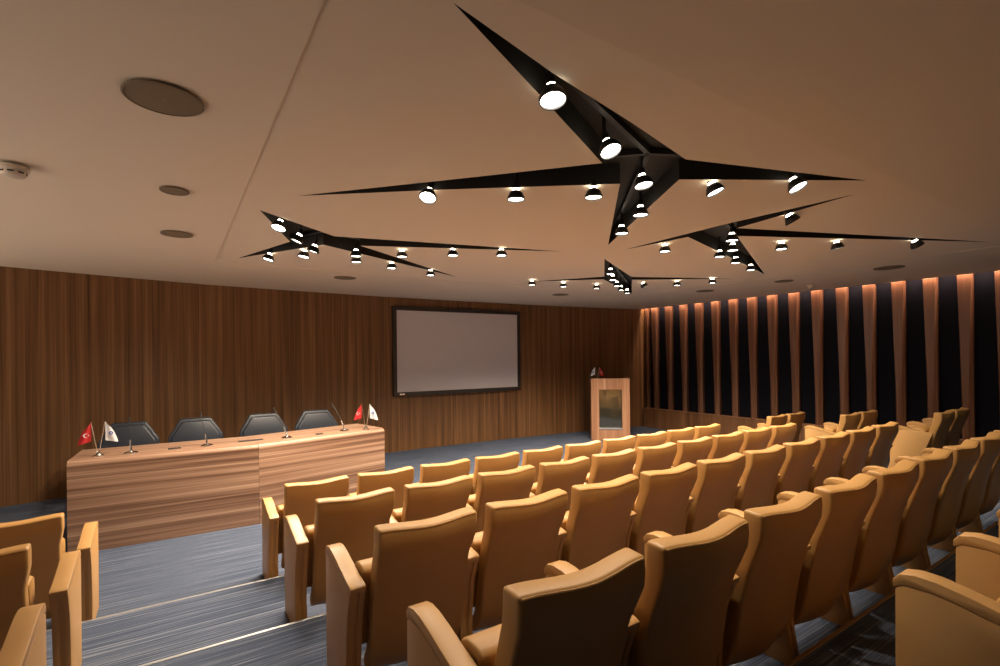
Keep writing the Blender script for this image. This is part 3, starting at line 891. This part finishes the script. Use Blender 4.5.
def piping_mesh():
    bm = bmesh.new(); cx = 0.349
    pts = []
    for i in range(15):
        u = -0.965 + 1.93 * i / 14; k = math.cos(PI * u / 2) ** 2
        pts.append((cx + 0.2415 * u, -0.0045 - 0.024 * k + 0.006, 0.811 - 0.010 * k))
    tube(bm, pts, 0.0045, 6)
    return bm
ARM = [(0.088, 0.0), (0.45, 0.0), (0.452, 0.30), (0.45, 0.585), (0.43, 0.598), (0.36, 0.600), (0.29, 0.588), (0.20, 0.565), (0.12, 0.547), (0.048, 0.540), (0.088, 0.43), (0.109, 0.30), (0.118, 0.18)]
PAD = [(0.040, 0.541), (0.12, 0.548), (0.20, 0.566), (0.29, 0.589), (0.36, 0.601), (0.43, 0.599), (0.456, 0.585), (0.458, 0.610), (0.440, 0.632), (0.40, 0.641), (0.35, 0.638), (0.28, 0.624), (0.20, 0.603), (0.12, 0.585), (0.055, 0.574), (0.036, 0.566)]
def arm_mesh():
    bm = bmesh.new()
    prism_x(bm, ARM, 0.0, 0.0275, 0.0025, 2)
    mid = [(y + (0.006 if y < 0.2 else -0.006), z) for y, z in ARM]
    prism_x(bm, mid, 0.026, 0.046)
    prism_x(bm, ARM, 0.0445, AW, 0.0025, 2)
    return bm
def pad_mesh():
    bm = bmesh.new(); prism_x(bm, PAD, 0.0, AW, 0.0035, 2); return bm
def seat_mesh():
    bm = bmesh.new()
    prof = [(0.215, 0.24), (0.150, 0.560), (0.140, 0.60), (0.165, 0.618), (0.225, 0.622), (0.262, 0.605), (0.285, 0.45), (0.325, 0.26), (0.30, 0.225), (0.25, 0.215)]
    prism_x(bm, prof, AW + 0.006, PITCH - 0.006, 0.012, 3)
    return bm
def pan_mesh():
    bm = bmesh.new()
    prof = [(0.272, 0.58), (0.290, 0.45), (0.330, 0.27), (0.348, 0.27), (0.308, 0.46), (0.288, 0.585)]
    prism_x(bm, prof, AW + 0.03, PITCH - 0.03, 0.006, 2)
    return bm
def foot_mesh():
    bm = bmesh.new(); box(bm, 0.002, AW - 0.002, 0.13, 0.44, 0.0, 0.008); return bm
PM = {}
ORD = ['first', 'second', 'third', 'fourth', 'fifth', 'sixth', 'seventh', 'eighth', 'ninth', 'tenth']
def add_part(name, key, root, x=0.0, y=0.0):
    if key not in PM:
        bm, m = PARTS[key]()
        PM[key] = link(name, bm, m, root, True)
        PM[key].location = (x, y, 0)
        return PM[key]
    c = PM[key].copy(); COL.objects.link(c); c.parent = root; c.location = (x, y, 0)
    return c
PARTS = {
 'back': lambda: (back_mesh(), M['leather']), 'arm': lambda: (arm_mesh(), M['leather_arm']), 'pad': lambda: (pad_mesh(), M['leather_arm']),
 'seat': lambda: (seat_mesh(), M['leather']), 'pan': lambda: (pan_mesh(), M['leather']), 'foot': lambda: (foot_mesh(), M['black']), 'pipe': lambda: (piping_mesh(), M['leather']),
}
BACK_Y = -0.035
def auditorium_chair(x, k, label, group, last=False, y=None, gap=0.0):
    r = thing('auditorium_chair', label, 'auditorium chair', (x, y_top(k) if y is None else y, k * STEP), 0, group)
    b = add_part('backrest', 'back', r, 0.0, BACK_Y)
    pp = add_part('piping', 'pipe', b)
    add_part('seat', 'seat', r, 0.0, BACK_Y); add_part('seat_pan', 'pan', r, 0.0, BACK_Y)
    for xx in ((0.0, PITCH + gap) if last else (0.0,)):
        a = add_part('side_panel', 'arm', r, xx)
        add_part('arm_pad', 'pad', a); add_part('floor_plate', 'foot', a)
    return r
XA = 0.6105
ROWN = ['front row', 'second row', 'third row', 'fourth row']
for k in range(4):
    n = 10 if k < 3 else 9
    for i in range(n):
        if i == 0: lab = 'mustard leather chair at the left aisle end of the %s, middle block' % ROWN[k]
        elif i == 9: lab = 'mustard leather chair at the right aisle end of the %s, middle block' % ROWN[k]
        else: lab = 'mustard leather chair, %s from the left aisle in the %s, middle block' % (ORD[i], ROWN[k])
        auditorium_chair(XA + [-0.006, -0.006, 0.012, 0.018][k] + PITCH * i, k, lab, 'chairs in the %s of the middle block' % ROWN[k], last=(i == 9))
for k in range(3):
    for i in range(2):
        lab = ('mustard leather chair in the %s of the right block, %s' % (ROWN[k], 'beside the aisle' if i == 0 else 'nearer the finned wall'))
        r = auditorium_chair(7.61 + PITCH * i, k, lab, 'chairs in the right block by the finned wall', last=(i == 1))
        if k == 2 and i == 0:
            bm = bmesh.new()
            prism_x(bm, [(0.335, 0.592), (0.20, 0.600), (0.008, 0.588), (0.088, 0.372), (0.115, 0.05), (0.475, 0.05)], -0.035, -0.004, 0.008, 2)
            o = link('side_cover', bm, M['leather_arm'], r, True); o['label'] = 'raked outer leather cover'
for k in range(3):
    lab = 'mustard leather chair at the aisle end of the left block, %s' % ROWN[k]
    auditorium_chair(-0.472 - PITCH - AW - 0.075 + [0.0, 0.03, 0.05][k], k, lab, 'chairs in the left block across the aisle', last=True, gap=0.075, y=y_top(k) + [0.06, 0.03, 0.03][k])
for i in range(3):
    lab = 'mustard leather chair in the rearmost row, %s' % ['with its whole side panel facing the open floor', 'second along, right behind the nearest arm panel', 'farthest along, nearest the finned wall'][i]
    auditorium_chair(1.885 + 0.577 * i, 4, lab, 'chairs in the rearmost row', y=0.17)

# ------------------------------------------------------------------ added fill light, entering by the open left side
w = bpy.data.worlds.new('world'); SC.world = w; w.use_nodes = True
wt = w.node_tree; bg = wt.nodes['Background']
tc = wt.nodes.new('ShaderNodeTexCoord'); sx = wt.nodes.new('ShaderNodeSeparateXYZ'); wr = wt.nodes.new('ShaderNodeValToRGB')
mr = wt.nodes.new('ShaderNodeMapRange'); mr.inputs['From Min'].default_value = -1; mr.inputs['From Max'].default_value = 1
wt.links.new(tc.outputs['Generated'], sx.inputs['Vector']); wt.links.new(sx.outputs['Z'], mr.inputs['Value'])
wt.links.new(mr.outputs['Result'], wr.inputs['Fac']); wt.links.new(wr.outputs['Color'], bg.inputs['Color'])
e = wr.color_ramp.elements       # warm fill added below the horizon to brighten the ceiling, dim above it
e[0].position = 0.44; e[0].color = (1.35, 1.03, 0.79, 1)
e[1].position = 0.54; e[1].color = (0.05, 0.038, 0.026, 1)
bg.inputs['Strength'].default_value = 1.0

vs = SC.view_settings
vs.view_transform = 'Standard'; vs.look = 'None'; vs.gamma = 1.0; vs.use_curve_mapping = False
vs.exposure = 0.88
